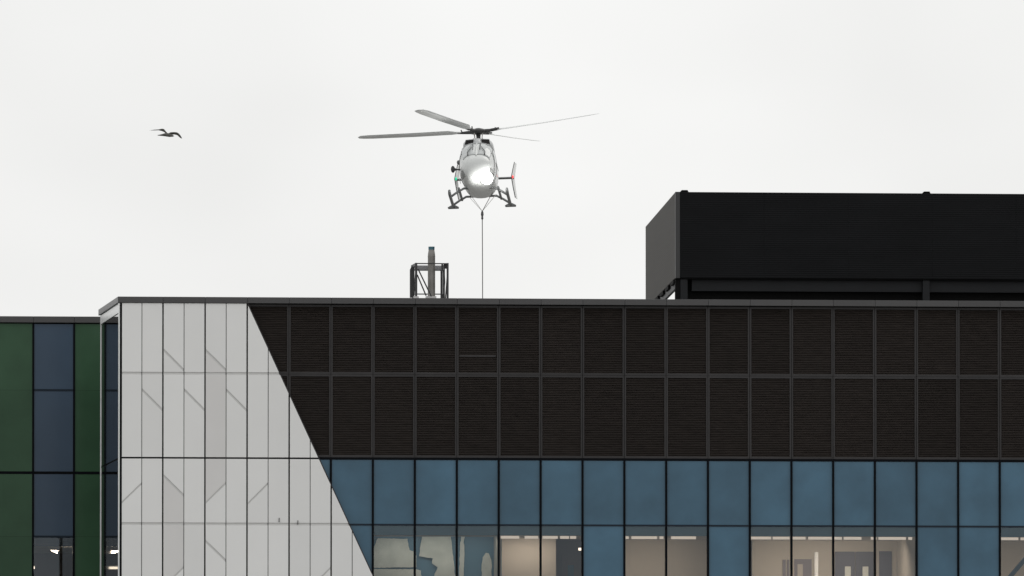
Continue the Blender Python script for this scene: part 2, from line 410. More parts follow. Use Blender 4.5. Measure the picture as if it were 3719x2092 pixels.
def doorleaf(px0, px1, pytop, y, m='door', win=None):
    t = Z(pytop, y)
    o = MB().box(X(px0, y), X(px1, y), y - .06, y - .002, zBOT - .03, t).build('door', m, bld)
    if win:
        MB().box(X(win[0], y), X(win[1], y), y - .085, y - .061, zBOT, Z(win[2], y)).build('vision_panel', win[3], o)
doorleaf(2040, 2096, 2010, 5.4, 'corr', (2061, 2083, 2052, 'backpan'))
doorleaf(3031, 3103, 2000, IY, 'door', (3067, 3088, 2054, 'sheet'))
doorleaf(3106, 3176, 2000, IY, 'door', (3131, 3152, 2054, 'sheet'))
doorleaf(2884, 2946, 2028, IY, 'corr', (2895, 2914, 2046, 'beige'))
doorleaf(3192, 3237, 1998, IY, 'door')
doorleaf(3256, 3312, 2036, IY, 'corr')
doorleaf(2842, 2852, 2030, IY, 'corr'); doorleaf(2858, 2866, 2030, IY, 'corr')
MB().tube([(X(2964, 4.2), 4.2, zBOT - .05), (X(2964, 4.2), 4.2, Z(2002, 4.2))], 0.075, 12).build('interior_post', 'trim', bld, smooth=True)
a, c_ = P(3655, 2110, 1.0), P(3740, 2010, 1.0)
MB().bar((a.x - .3, 1.0, a.z - .35), (c_.x + .5, 1.0, c_.z + .58), 0.15, 0.17, (0, 1, 0)).build('diagonal_brace', 'blue_int', bld)

# pale sheets behind three panes, added in the shape of reflections (uneven outline)
def reflection(pts, y, label):
    random.seed(len(pts) + int(pts[0][0]))
    pl = []
    for i in range(len(pts)):
        p, q = Vector(pts[i]), Vector(pts[(i + 1) % len(pts)])
        n = max(1, int((q - p).length / 7))
        for k in range(n):
            r = p.lerp(q, k / n); e = 1.3 if 0 < k else 1.0
            pl.append((r.x + random.uniform(-e, e), r.y + random.uniform(-e * .6, e * .6)))
    poly = [(X(a_, y), P(a_, b2, y).z) for a_, b2 in pl]
    o = MB().prism(poly, y, y + .02).build('reflection_sheet', 'sheet')
    return tag(o, label, 'reflection', 'pale reflection sheets behind the glass')
reflection([(1358, 1990), (1372, 1955), (1480, 1957), (1488, 1998), (1512, 2005), (1512, 2060), (1358, 2062)], 1.45, 'wide pale reflection, built as a sheet behind the glass, nearest the slanting white wall')
reflection([(1358, 2067), (1512, 2067), (1530, 2072), (1530, 2205), (1358, 2205)], 1.45, 'low pale reflection strip under the wide one, built as a sheet behind the glass')
reflection([(1534, 1941), (1636, 1940), (1643, 2000), (1650, 2060), (1660, 2205), (1575, 2205), (1578, 2085), (1590, 2060), (1570, 2045), (1572, 2028), (1522, 2020), (1526, 1985)], 1.45, 'pale boot shaped reflection with ragged left edge, built as a sheet behind the glass')
reflection([(1676, 1934), (1692, 1944), (1684, 1965), (1687, 2000), (1680, 2205), (1664, 2205), (1670, 2000)], 1.45, 'narrow pale vertical reflection, built as a sheet behind the glass beside a mullion')
reflection([(1754, 2024), (1764, 2008), (1776, 2010), (1786, 2040), (1782, 2205), (1748, 2205), (1750, 2050)], 1.45, 'small pale arched reflection, built as a sheet low behind the glass')

# linear ceiling lights
runs = [('in the first lit room', [(1818, 1886), (1905, 1955), (1970, 2026), (2034, 2067), (2070, 2093)]),
        ('in the small lit room between blue panes', [(2272, 2284), (2293, 2387), (2395, 2410), (2437, 2528)]),
        ('in the long lit room with double doors', [(2728, 2801), (2806, 2868), (2879, 2926), (2935, 3058), (3064, 3129), (3162, 3184), (3190, 3291), (3298, 3313)]),
        ('at the right edge of the picture', [(3636, 3699), (3706, 3790)])]
ords = ['first', 'second', 'third', 'fourth', 'fifth', 'sixth', 'seventh', 'eighth']
LY = 0.75
for where, segs in runs:
    zc = Z(1951, LY)
    for i, (pa, pb) in enumerate(segs):
        xa, xb = X(pa, LY, 1951), X(pb, LY, 1951)
        h = MB().box(xa, xb, LY + .02, LY + .16, zc - .03, zCEIL - .002).build('ceiling_light', 'housing')
        tag(h, '%s pale linear ceiling light from the left %s' % (ords[i], where), 'ceiling light', 'linear ceiling lights')
        MB().box(xa + .004, xb - .004, LY, LY + .018, zc - .052, zc + .048).build('diffuser', 'lampw', h)
    xa, xb = X(segs[0][0], LY), X(segs[-1][1], LY)
    ld = bpy.data.lights.new('room_light', 'AREA'); ld.shape = 'RECTANGLE'; ld.size = (xb - xa) * .72; ld.size_y = 0.5
    ld.energy = (9 if 'first' in where else 17) * (xb - xa); ld.color = (1, 0.92, 0.85)
    lo = bpy.data.objects.new('room_light', ld); C.objects.link(lo); lo.location = ((xa + xb) / 2, 2.4, zCEIL - .12)
    lo.rotation_euler = (R(18), 0, 0)
    lo.parent = h
ld = bpy.data.lights.new('room_light', 'AREA'); ld.shape = 'RECTANGLE'; ld.size = 4.2; ld.size_y = .3; ld.energy = 22; ld.color = (.93, 1, 1)  # light added to brighten the pale sheets; no lamp seen in this room
lo = bpy.data.objects.new('room_light', ld); C.objects.link(lo); lo.location = (X(1585), 0.45, zCEIL - .06); lo.rotation_euler = (R(24), 0, 0)
h = MB().box(X(1585) - 2.1, X(1585) + 2.1, 0.3, 0.6, zCEIL - .04, zCEIL - .002).build('ceiling_light', 'housing')  # unseen fixture, added to house that light
tag(h, 'added flat ceiling light, fixture unseen, above the pale reflection sheets', 'ceiling light', 'linear ceiling lights'); lo.parent = h
a = P(2104, 1995, 4.0)
h = MB().box(a.x - .05, a.x + .05, 3.85, 4.1, a.z - .05, a.z + .05).build('wall_lamp', 'housing')
MB().box(a.x - .045, a.x + .045, 3.83, 3.848, a.z - .045, a.z + .045).build('lamp_lens', 'lamph', h)
tag(h, 'small bright square lamp beside the mullion in the first lit room', 'lamp')

# ================================================================ green wing
wing = empty('building_wing', (0, WY, 0))
tag(wing, 'lower wing clad in green and slate blue glass panels, behind at left', 'building')
def wP(v): return v
class WMB(MB):
    def build(s, *a_, **k_):
        s.v = [p - Vector((0, WY, 0)) for p in s.v]; return MB.build(s, *a_, **k_)
wz = {k: P(180, v, WY).z for k, v in dict(top=1149.5, cap=1172, t1=1417, h=1717, t2=1949, ceil=1984, bot=2235).items()}
xm = [X(268.8, WY) + i * BAY for i in range(-9, 3)]        # mullion lines
WMB().box(xm[0], 1.4, WY + 10.8, WY + 30, 0, wz['cap']).build('wing_core', 'roof', wing)
WMB().box(xm[0], 1.4, WY + .02, WY + 6, 0, wz['bot'] - .1).build('wing_lower_wall', 'green', wing)
WMB().box(xm[0], xm[-1], WY + .14, WY + .2, wz['ceil'], wz['cap']).build('wing_backing', 'black', wing)
WMB().box(xm[0], xm[-1], WY + .2, WY + 10.7, wz['ceil'] + .05, wz['ceil'] + .3).build('wing_ceiling', 'ceil', wing)
WMB().box(xm[0], xm[-1], WY + .2, WY + 10.7, wz['bot'] - .1, wz['bot'] - .02).build('wing_floor', 'floor_in', wing)
WMB().box(xm[0], xm[-1], WY + 10.5, WY + 10.6, wz['bot'] - .02, wz['ceil'] + .04).build('interior_wall', 'corr', wing)
for i in range(len(xm) - 1):
    xa, xb = xm[i] + .036, xm[i + 1] - .036
    WMB().box(xm[i] + .004, xm[i + 1] - .004, WY - .12, WY + .4, wz['cap'], wz['top']).build('coping', 'cap', wing, bevel=.008)
    blue = (i % 2 == 0)                                    # bay i=8 (left of the 268.8 px mullion) is slate
    if blue:
        for za, zb in ((wz['t1'] + .025, wz['cap'] - .05), (wz['h'] + .05, wz['t1'] - .025), (wz['t2'] + .03, wz['h'] - .05)):
            WMB().box(xa, xb, WY + .01, WY + .04, za, zb).build('slate_panel', 'wingblue', wing)
        WMB().box(xa, xb, WY + .01, WY + .02, wz['bot'], wz['t2'] - .03).build('window_pane', 'glass', wing)
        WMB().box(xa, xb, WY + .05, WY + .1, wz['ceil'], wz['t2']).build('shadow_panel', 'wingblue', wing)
        for zc in (wz['t1'], wz['t2']):
            WMB().box(xa, xb, WY + .0, WY + .05, zc - .04, zc + .04).build('transom', 'transom', wing)
    else:
        for za, zb in ((wz['t1'] + .003, wz['cap'] - .04), (wz['h'] + .05, wz['t1'] - .003), (wz['t2'] + .003, wz['h'] - .05), (wz['bot'], wz['t2'] - .003)):
            WMB().box(xa, xb, WY + .01, WY + .04, za, zb).build('green_panel', 'green', wing)
        WMB().box(xa, xb, WY + .05, WY + .12, wz['bot'], wz['ceil']).build('back_panel', 'black', wing)
for i in range(len(xm)):
    WMB().box(xm[i] - .036, xm[i] + .036, WY - .025, WY + .14, wz['bot'], wz['cap']).build('mullion', 'mullion', wing)
WMB().box(xm[0], xm[-1], WY - .004, WY + .1, wz['h'] - .045, wz['h'] + .045).build('floor_joint', 'mullion', wing)
# lamp in the wing room
def wing_lamp(px, py, y, label, wd=.14):
    a = P(px, py, y)
    h = MB().box(a.x - wd - .03, a.x + wd + .03, y - .4, y + .4, a.z + .03, a.z + .1).build('ceiling_lamp', 'housing')
    o = MB().add([(a.x - wd, y - .35, a.z + .028), (a.x + wd * .5, y - .35, a.z - .06), (a.x + wd, y + .35, a.z - .06), (a.x - wd * .4, y + .35, a.z + .028),
                  (a.x - wd, y - .35, a.z + .05), (a.x + wd * .5, y - .35, a.z + .03), (a.x + wd, y + .35, a.z + .03), (a.x - wd * .4, y + .35, a.z + .05)],
                 [(0, 1, 2, 3), (4, 5, 6, 7), (0, 1, 5, 4), (1, 2, 6, 5), (2, 3, 7, 6), (3, 0, 4, 7)]).build('diffuser', 'lampx', h)
    tag(h, label, 'ceiling lamp')
wing_lamp(197, 2003, WY + 2.2, 'bright slanted ceiling lamp behind the slate glass of the green wing')

for (px, py, d, lb) in ((406, 1995, 8.7, 'warm strip lamp mirrored in the dark side glass, upper of two'), (414, 2062, 9.3, 'warm strip lamp mirrored in the dark side glass, lower of two')):
    q = P(px, py, WY + d); xx = -q.x - .024
    h = MB().box(xx - .2, xx + .2, WY + d, WY + d + .12, q.z + .04, q.z + .09).tube([(xx, WY + d + .06, q.z + .08), (xx, WY + d + .06, wz['ceil'] + .05)], .012, 6).build('hanging_lamp', 'housing')
    MB().box(xx - .18, xx + .18, WY + d - .02, WY + d + .1, q.z - .05, q.z + .038).build('diffuser', 'lamph', h)
    tag(h, lb, 'hanging lamp', 'strip lamps in the green wing')

# ================================================================ rooftop enclosure
EY = 4.0
enc = empty('plant_enclosure', (0, 0, 0))
tag(enc, 'black clad rooftop plant enclosure on short posts at right', 'plant enclosure')
ec = P(2454, 697, EY); ex = ec.x; ezt = ec.z; ezb = P(2454, 1008, EY).z
EXR = X(4300, EY)
sdv = Vector((math.sin(R(3.84)), math.cos(R(3.84)), 0)); ED = 23.0
# front cladding: sheets with vertical laps
nsh = 6; sw = (EXR - ex - .149) / nsh
for i in range(nsh):
    xa = ex + .149 + i * sw
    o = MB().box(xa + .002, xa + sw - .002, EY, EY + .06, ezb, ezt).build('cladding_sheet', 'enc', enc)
    rb = MB()
    nr = 40
    for k in range(nr):
        z0 = ezb + (ezt - ezb) * (k + .15) / nr
        rb.add([(xa + .004, EY - .001, z0), (xa + sw - .004, EY - .001, z0), (xa + sw - .004, EY - .006, z0 + .02), (xa + .004, EY - .006, z0 + .02), (xa + sw - .004, EY - .001, z0 + .045), (xa + .004, EY - .001, z0 + .045)],
               [(0, 1, 2, 3), (3, 2, 4, 5)])
    rb.build('cladding_ribs', 'enc', o, kind='stuff')
MB().box(ex - .012, ex + .15, EY - .02, EY + .1, ezb - .02, ezt + .004).build('corner_trim', 'enctrim', enc, bevel=.006)
# left side cladding
def sp(t, off, z): p = Vector((ex, EY + .1, 0)) + sdv * t; return (p.x + off, p.y, z)
o = MB().add([sp(0, 0, ezb), sp(ED, 0, ezb), sp(ED, 0, ezt), sp(0, 0, ezt), sp(0, .06, ezb), sp(ED, .06, ezb), sp(ED, .06, ezt), sp(0, .06, ezt)],
         [(0, 1, 2, 3), (7, 6, 5, 4), (0, 4, 5, 1), (3, 2, 6, 7), (0, 3, 7, 4), (1, 5, 6, 2)]).build('side_cladding', 'enclit', enc)
rb = MB()
for k in range(36):
    z0 = ezb + (ezt - ezb) * (k + .2) / 36
    rb.add([sp(.01, -.001, z0), sp(ED - .01, -.001, z0), sp(ED - .01, -.005, z0 + .02), sp(.01, -.005, z0 + .02), sp(ED - .01, -.001, z0 + .05), sp(.01, -.001, z0 + .05)], [(0, 1, 2, 3), (3, 2, 4, 5)])
rb.build('side_ribs', 'enclit', o, kind='stuff')
# right end cladding, beams, posts, skirt
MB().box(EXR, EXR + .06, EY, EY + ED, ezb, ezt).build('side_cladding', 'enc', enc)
MB().box(ex + .62, EXR, EY + .3, EY + .42, P(2600, 1057, EY + .3).z, ezb - .055).build('edge_beam', 'encsteel', enc)
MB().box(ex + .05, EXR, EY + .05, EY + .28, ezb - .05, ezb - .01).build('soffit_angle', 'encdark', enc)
posts = [(2470, 2496), (3350, 3375), (4230, 4255)]
for pa, pb in posts:
    xa, xb = X(pa, EY + .2, 1000), X(pb, EY + .2, 1000)
    MB().box(xa, xb, EY + .1, EY + .29, rz, ezb + .01).build('post', 'encsteel', enc, bevel=.008)
    MB().add([(xa - .03, EY + .08, ezt - .02), (xb + .05, EY + .08, ezt - .02), (xb + .05, EY + .3, ezt - .02), (xa - .03, EY + .3, ezt - .02),
              (xa + .06, EY + .08, ezt + .075), (xb - .0, EY + .08, ezt + .075), (xb - .0, EY + .3, ezt + .075), (xa + .06, EY + .3, ezt + .075)],
             [(0, 1, 2, 3), (4, 5, 6, 7), (0, 1, 5, 4), (1, 2, 6, 5), (2, 3, 7, 6), (3, 0, 4, 7)]).build('post_cap', 'encdark', enc)
MB().box(ex + .0, ex + .17, EY + .12, EY + .3, rz, ezb - .01).build('corner_post', 'encdark', enc)
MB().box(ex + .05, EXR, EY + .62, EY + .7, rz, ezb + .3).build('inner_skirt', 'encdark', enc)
MB().bar(Vector(sp(0.3, .14, ezb - .13)), Vector(sp(ED, .14, ezb - .13)), 0.1, 0.32).build('side_beam', 'encsteel', enc)
for t in (1.5, 5.5, 9.5, 13.5, 17.5):
    MB().bar(Vector(sp(t, .1, ezb - .06)), Vector(sp(t + 2.2, .1, ezb - .06)), 0.2, 0.13).build('bracket', 'encdark', enc)
MB().add([sp(0, .07, ezt - .05), (EXR, EY + .07, ezt - .05), (EXR, EY + ED, ezt - .05), sp(ED, .07, ezt - .05),
          sp(0, .07, ezt - .1), (EXR, EY + .07, ezt - .1), (EXR, EY + ED, ezt - .1), sp(ED, .07, ezt - .1)],
         [(0, 1, 2, 3), (4, 5, 6, 7), (0, 1, 5, 4), (1, 2, 6, 5), (2, 3, 7, 6), (3, 0, 4, 7)]).build('enclosure_roof', 'encdark', enc)

# ================================================================ flue and its frame
FY = 11.0
def zf(v, o=0.0): return P(1460 + 570 * .1795, 860 + v * .1795, FY + o).z
def xf(v, o=0.0): return P(1460 + v * .1795, 1000, FY + o).x
DB = 1.7                                          # frame depth
frm = empty('steel_frame', (xf(600), FY, rz)); OF = Vector((xf(600), FY, rz))
tag(frm, 'dark steel support frame around the metal flue on the roof', 'frame')
class FMB(MB):
    def build(s, *a_, **k_):
        s.v = [p - OF for p in s.v]; return MB.build(s, *a_, **k_)
zt = zf(528)
XL0, XL1, XR0, XR1 = xf(266), xf(310), xf(905), xf(945)
LW = XL1 - XL0
for (xa, xb, y0, zb) in ((XL0, XL1, 0, rz + .2), (XR0, XR1, 0, rz + .2), (XL0 + .06, XL1 + .06, DB, rz + .2), (XR0 + .03, XR1 + .03, DB, rz + .2)):
    FMB().box(xa, xb, FY + y0, FY + y0 + .08, rz + .2, zt).build('post', 'steel', frm)
    FMB().box(xa - .05, xb + .05, FY + y0 - .06, FY + y0 + .14, rz, (zf(1207) if xa < XL1 else rz + .2)).build('plinth', 'plinth', frm)
FMB().box(XL1, XR0, FY + .01, FY + .07, zf(552), zf(530)).build('front_rail', 'steel', frm)
FMB().box(XL1 + .06, XR0 + .03, FY + DB, FY + DB + .08, zt - .12, zt - .005).build('rear_rail', 'galv', frm)
FMB().box(XL1 + .06, XR0 + .03, FY + DB + .02, FY + DB + .07, zt - .2, zt - .135).build('rear_rail', 'steel', frm)
FMB().box(XL1, XR0, FY + .9, FY + .98, zf(668, .9), zf(600, .9)).build('middle_rail', 'galv', frm)
FMB().box(XL1, XR0, FY + DB + .01, FY + DB + .06, zf(1170, DB), zf(1148, DB)).build('lower_rail', 'steel', frm)
for xx in (XL0 + .04, XR0 + .05):
    FMB().box(xx - .03, xx + .03, FY + .08, FY + DB, zt - .1, zt - .005).build('side_rail', 'steel', frm)
    FMB().bar((xx, FY + .1, zt - .15), (xx, FY + DB, rz + .5), .04, .04).build('side_brace', 'steel', frm)
FMB().bar((xf(330), FY + .11, zf(648)), (xf(600), FY + .11, zf(1205)), .045, .045).build('brace', 'steel', frm)
FMB().bar((xf(305, DB), FY + DB - .05, zf(770, DB)), (xf(485, DB), FY + DB - .05, zf(1195, DB)), .045, .045).build('brace', 'steel', frm)
# broad cable tray on the left
FMB().add([(xf(216), FY + 1.0, zf(1205)), (xf(262), FY + 1.0, zf(1205)), (xf(262), FY + 1.0, zf(560)), (xf(240), FY + 1.0, zf(585)), (xf(216), FY + 1.0, zf(640)),
           (xf(216), FY + 1.12, zf(1205)), (xf(262), FY + 1.12, zf(1205)), (xf(262), FY + 1.12, zf(560)), (xf(240), FY + 1.12, zf(585)), (xf(216), FY + 1.12, zf(640))],
          [(0, 1, 2, 3, 4), (9, 8, 7, 6, 5), (0, 5, 6, 1), (1, 6, 7, 2), (2, 7, 8, 3), (3, 8, 9, 4), (4, 9, 5, 0)]).build('cable_tray', 'steel', frm)
for v in (805, 850, 885): 
    FMB().box(xf(v), xf(v + 34), FY + .14, FY + .2, zf(690 if v < 850 else 640), zf(545)).build('clamp_plate', 'steel', frm)
FMB().box(xf(846), xf(888), FY + 1.2, FY + 1.28, rz, zf(640)).build('inner_post', 'steel', frm)
FMB().tube([(xf(880), FY + .5, zf(600)), (xf(893), FY + .5, zf(900)), (xf(880), FY + .5, zf(1080)), (xf(850), FY + .5, zf(1180)), (xf(835), FY + .5, rz)], .02, 6).build('cable', 'joint', frm)
flx = xf(575, .85); fly = FY + .45
fr_ = (xf(650) - xf(500)) / 2
def ring(z, r, n=20): return [Vector((r * math.cos(2 * math.pi * k / n), r * math.sin(2 * math.pi * k / n), z)) for k in range(n)]
flo = empty('flue_pipe', (flx, fly, rz))
tag(flo, 'grey metal flue pipe with bluish rim rising above the steel frame', 'flue')
zr_ = lambda v: zf(v, .45) - rz
MB().box(-.2, .16, -.2, .2, 0, zr_(1205)).build('plinth', 'plinth', flo)
MB().loft([ring(zr_(1205), fr_), ring(zr_(400), fr_), ring(zr_(340), fr_ * .96), ring(zr_(280), fr_ * .82), ring(zr_(262), fr_ * .8)]).build('pipe', 'flue', flo, smooth=False)
MB().loft([ring(zr_(262), fr_ * .83), ring(zr_(205), fr_ * .85), ring(zr_(200), fr_ * .85), ring(zr_(200), fr_ * .74), ring(zr_(240), fr_ * .74)]).build('rim', 'fluetop', flo)
for v in (400, 655, 1000):
    MB().loft([ring(zr_(v + 8), fr_ * 1.03), ring(zr_(v - 8), fr_ * 1.03)]).build('joint_band', 'flue', flo)

# ================================================================ helicopter
HD = 522.0
hub_w = A(1737, 478, HD)
heli = empty('helicopter')
tag(heli, 'white helicopter hovering nose-on with its landing light on and a line hanging below', 'helicopter')
HUBZ = 2.87
rot = Matrix.Rotation(R(-8.3), 4, 'Z') @ Matrix.Rotation(-0.033, 4, 'Y') @ Matrix.Rotation(R(-6.0), 4, 'X')
base = hub_w - (rot @ Vector((0, 0, HUBZ)))
heli.matrix_world = Matrix.Translation(base) @ rot
# fuselage loft : y, bottom, top, half width, exponent
sec = [(-2.95, .84, 1.04, .14, 2.2), (-2.90, .64, 1.24, .40, 2.3), (-2.76, .47, 1.40, .55, 2.5), (-2.40, .36, 1.64, .665, 2.7), (-2.0, .30, 1.92, .715, 2.8),
       (-1.55, .28, 2.12, .73, 2.8), (-1.0, .27, 2.20, .735, 2.7), (-.3, .27, 2.2, .735, 2.6), (.6, .27, 2.2, .735, 2.5), (1.3, .32, 2.2, .72, 2.45), (1.9, .55, 2.2, .64, 2.3),
       (2.5, .98, 2.18, .48, 2.1), (3.1, 1.42, 2.15, .33, 2.0), (3.8, 1.62, 2.12, .25, 2.0), (5.0, 1.72, 2.1, .2, 2.0), (6.3, 1.82, 2.1, .14, 2.0)]
def secat(y):
    if y <= sec[0][0]: return sec[0][1:]
    for i in range(len(sec) - 1):
        if sec[i][0] <= y <= sec[i + 1][0]:
            t = (y - sec[i][0]) / (sec[i + 1][0] - sec[i][0])
            p0, p1, p2, p3 = sec[max(i - 1, 0)], sec[i], sec[i + 1], sec[min(i + 2, len(sec) - 1)]
            r = []
            for k in range(1, 5):
                h0 = (p2[0] - p0[0]) or 1; h1 = (p3[0] - p1[0]) or 1; dx = p2[0] - p1[0]
                m0 = (p2[k] - p0[k]) / h0 * dx; m1 = (p3[k] - p1[k]) / h1 * dx
                r.append((2 * t**3 - 3 * t**2 + 1) * p1[k] + (t**3 - 2 * t**2 + t) * m0 + (-2 * t**3 + 3 * t**2) * p2[k] + (t**3 - t**2) * m1)
            return r
    return sec[-1][1:]
def surf(y, deg, off=0.0):
    zb, zt_, hw, e = secat(y); a = R(deg); c, s_ = math.cos(a), math.sin(a)
    hh = (zt_ - zb) / 2
    x = (hw + off) * math.copysign(abs(c) ** (2 / e), c); z = (zb + zt_) / 2 + (hh + off) * math.copysign(abs(s_) ** (2 / e), s_)
    return Vector((x, y - off * .6 * max(0, min(1, (-1.2 - y))), z))
ylist = [-2.95, -2.93, -2.9, -2.86, -2.8, -2.72, -2.6, -2.45] + [-2.3 + .2 * i for i in range(44)]
rings = [[surf(y, 360 * k / 40) for k in range(40)] for y in ylist]
fus = MB().loft(rings).build('fuselage', 'hwhite', heli, smooth=True)
def patch(name, m, parent, ya, yb, da, db, off=.012, ny=12, nd=12, skew=None):
    q = []; f = []
    for i in range(ny + 1):
        for k in range(nd + 1):
            y = ya + (yb - ya) * i / ny
            d = da + (db - da) * k / nd
            q.append(surf(y, d, off))
    n1 = len(q)
    for i in range(ny + 1):
        for k in range(nd + 1):
            q.append(surf(ya + (yb - ya) * i / ny, da + (db - da) * k / nd, off - .015))
    w_ = nd + 1
    for i in range(ny):
        for k in range(nd):
            a_ = i * w_ + k
            f.append((a_, a_ + 1, a_ + w_ + 1, a_ + w_)); f.append((n1 + a_, n1 + a_ + w_, n1 + a_ + w_ + 1, n1 + a_ + 1))
    for i in range(ny):
        for k in (0, nd):
            a_ = i * w_ + k; f.append((a_, a_ + w_, n1 + a_ + w_, n1 + a_))
    for k in range(nd):
        for i in (0, ny):
            a_ = i * w_ + k; f.append((a_, a_ + 1, n1 + a_ + 1, n1 + a_))
    return MB().add(q, f).build(name, m, parent, smooth=True)
# windshield halves, eyebrow and chin windows, side windows
patch('windshield', 'hglass', fus, -2.62, -1.62, 35, 86.5); patch('windshield', 'hglass', fus, -2.62, -1.62, 93.5, 145)
patch('roof_window', 'hglass', fus, -1.54, -1.15, 48, 84); patch('roof_window', 'hglass', fus, -1.54, -1.15, 96, 132)
patch('chin_window', 'hchin', fus, -2.78, -2.15, -38, -6); patch('chin_window', 'hchin', fus, -2.78, -2.15, 186, 218)
for s_ in (0, 1):
    m_ = lambda d: 180 - d if s_ else d
    patch('door_window', 'hglass', fus, -2.0, -1.2, m_(2), m_(34)); patch('cabin_window', 'hglass', fus, -1.0, .9, m_(4), m_(32))
    MB().tube([surf(y, m_(36), .012) for y in (-2.2, -1.9, -1.6, -1.3)], .018, 6).build('door_seam', 'hline', fus)
    MB().tube([surf(-1.1, m_(d), .01) for d in range(-50, 40, 6)], .012, 6).build('door_seam', 'hline', fus)
    MB().tube([surf(-2.12, m_(d), .01) for d in range(-30, 36, 6)], .012, 6).build('door_seam', 'hline', fus)
MB().tube([surf(y, 90, .02) for y in (-2.75, -2.5, -2.2, -1.9, -1.6)], .026, 8).build('centre_post', 'hwhite', fus)
MB().tube([surf(-2.64, d, .015) for d in range(28, 153, 5)], .018, 6).build('windshield_sill', 'hcowl', fus)
MB().tube([surf(-1.58, d, .015) for d in range(40, 141, 5)], .022, 6).build('windshield_header', 'hcowl', fus)
for sg in (-1, 1):                                # wipers and wire cutter blades
    d0_ = 90 + sg * 27
    MB().tube([surf(-2.66, d0_, .03), surf(-2.45, 90 + sg * 24, .05), surf(-2.1, 90 + sg * 9, .045)], [.026, .016, .012], 6).build('wiper', 'hdark', fus)
    MB().tube([surf(-2.30, 90 + sg * 6, .045), surf(-1.75, 90 + sg * 6, .045)], .015, 6).build('wiper_blade', 'hdark', fus)
# engine cowling
def csec(y, zb, zt_, hw, e=3.0, n=32):
    r_ = []
    for k in range(n):
        a = 2 * math.pi * k / n; c, s_ = math.cos(a), math.sin(a)
        r_.append(Vector((hw * math.copysign(abs(c) ** (2 / e), c), y, (zb + zt_) / 2 + (zt_ - zb) / 2 * math.copysign(abs(s_) ** (2 / e), s_))))
    return r_
cow = MB().loft([csec(-1.12, 1.98, 2.22, .55), csec(-1.0, 1.95, 2.33, .585), csec(-.75, 1.95, 2.42, .60), csec(0, 1.95, 2.47, .61), csec(1.2, 1.95, 2.46, .6), csec(2.0, 1.95, 2.38, .5), csec(2.6, 2.0, 2.25, .34)]).build('engine_cowling', 'hcowl', heli, smooth=True)
for sg in (-1, 1):
    x0, x1 = (.16, .50)
    q = [(sg * x0, -1.19, 2.13), (sg * (x1 + .03), -1.17, 2.13), (sg * (x1 - .02), -1.03, 2.36), (sg * (x0 - .02), -1.05, 2.38)]
    q2 = [(a, b2 + .3, c) for a, b2, c in q]
    MB().add(q + q2, [(0, 1, 2, 3), (4, 5, 6, 7), (0, 1, 5, 4), (1, 2, 6, 5), (2, 3, 7, 6), (3, 0, 4, 7)]).build('intake', 'hblack', cow)
    MB().tube([q[0], q[1], q[2], q[3], q[0]], .018, 6).build('intake_lip', 'hcowl', cow)
MB().loft([csec(-1.30, 2.10, 2.2, .11, 2.2, 20), csec(-1.15, 2.06, 2.36, .15, 2.2, 20), csec(-.6, 2.1, 2.5, .2, 2.2, 20), csec(.1, 2.1, 2.52, .22, 2.2, 20), csec(.7, 2.1, 2.48, .1, 2.2, 20)]).build('mast_fairing', 'hcowl', cow, smooth=True)
# mast, hub, rods
MB().tube([(0, 0, 2.4), (0, 0, 2.62), (0, 0, 2.78)], [.12, .085, .1], 16).build('rotor_mast', 'hdark', heli, smooth=True)
hub = MB().loft([[Vector((p.x, p.y, HUBZ - .10)) for p in ring(0, .12, 24)], [Vector((p.x, p.y, HUBZ - .07)) for p in ring(0, .36, 24)], [Vector((p.x, p.y, HUBZ - .0)) for p in ring(0, .40, 24)],
                 [Vector((p.x, p.y, HUBZ + .08)) for p in ring(0, .28, 24)], [Vector((p.x, p.y, HUBZ + .135)) for p in ring(0, .1, 24)]]).build('rotor_hub', 'hdark', heli, smooth=True)
for a in (50, 140, 230, 320):
    c, s_ = math.cos(R(a)), math.sin(R(a))
    MB().tube([(c * .17, s_ * .17, 2.4), (c * .24, s_ * .24, HUBZ - .08)], .018, 6).build('pitch_rod', 'hrod', hub)
for sg in (-1, 1):
    MB().tube([(sg * .24, -1.08, 2.08), (sg * .21, -.85, 2.3), (sg * .19, -.4, 2.52)], .02, 6).build('handrail', 'hrod', cow)
# blades : azimuth in the body frame (0 = +x, 90 = aft)
AZ0 = math.degrees(math.atan2(.42, -.91))
for k in range(4):
    a = AZ0 + 90 * k + 0.0
    bm = MB(); st = []
    for r_, ch, th in ((.75, .10, .06), (1.0, .20, .05), (1.25, .36, .042), (3.0, .40, .036), (4.9, .42, .028), (5.3, .36, .022), (5.5, .16, .012)):
        zc = (r_ - .4) * math.tan(R(2.6)) * (0.55 + .45 * r_ / 5.5)
        tw = R(-21 + 1.6 * r_)
        ringp = []
        for u, v in ((-.25, 0), (-.2, .5), (0, .8), (.3, .6), (.75, 0), (.3, -.35), (0, -.5), (-.2, -.35)):
            yy, vv = u * ch, v * th
            ringp.append(Vector((r_, yy * math.cos(tw) + vv * math.sin(tw), zc - yy * math.sin(tw) + vv * math.cos(tw))))
        st.append(ringp)
    bm.loft(st)
    mt = Matrix.Translation((0, 0, HUBZ)) @ Matrix.Rotation(R(1.5), 4, 'X') @ Matrix.Rotation(R(a), 4, 'Z')
    bm.v = [mt @ v for v in bm.v]
    bl = bm.build('rotor_blade', 'hblade', heli, smooth=True)
    gm = MB().tube([(.25, 0, .0), (.55, 0, .005), (.95, 0, .015)], [.085, .065, .035], 8).bar((.62, -.12, .02), (1.0, -.1, .05), .05, .06).bar((.7, .08, .02), (.74, .1, .12), .05, .05)
    gm.v = [mt @ v for v in gm.v]; gm.build('blade_grip', 'hdark', bl, smooth=False)
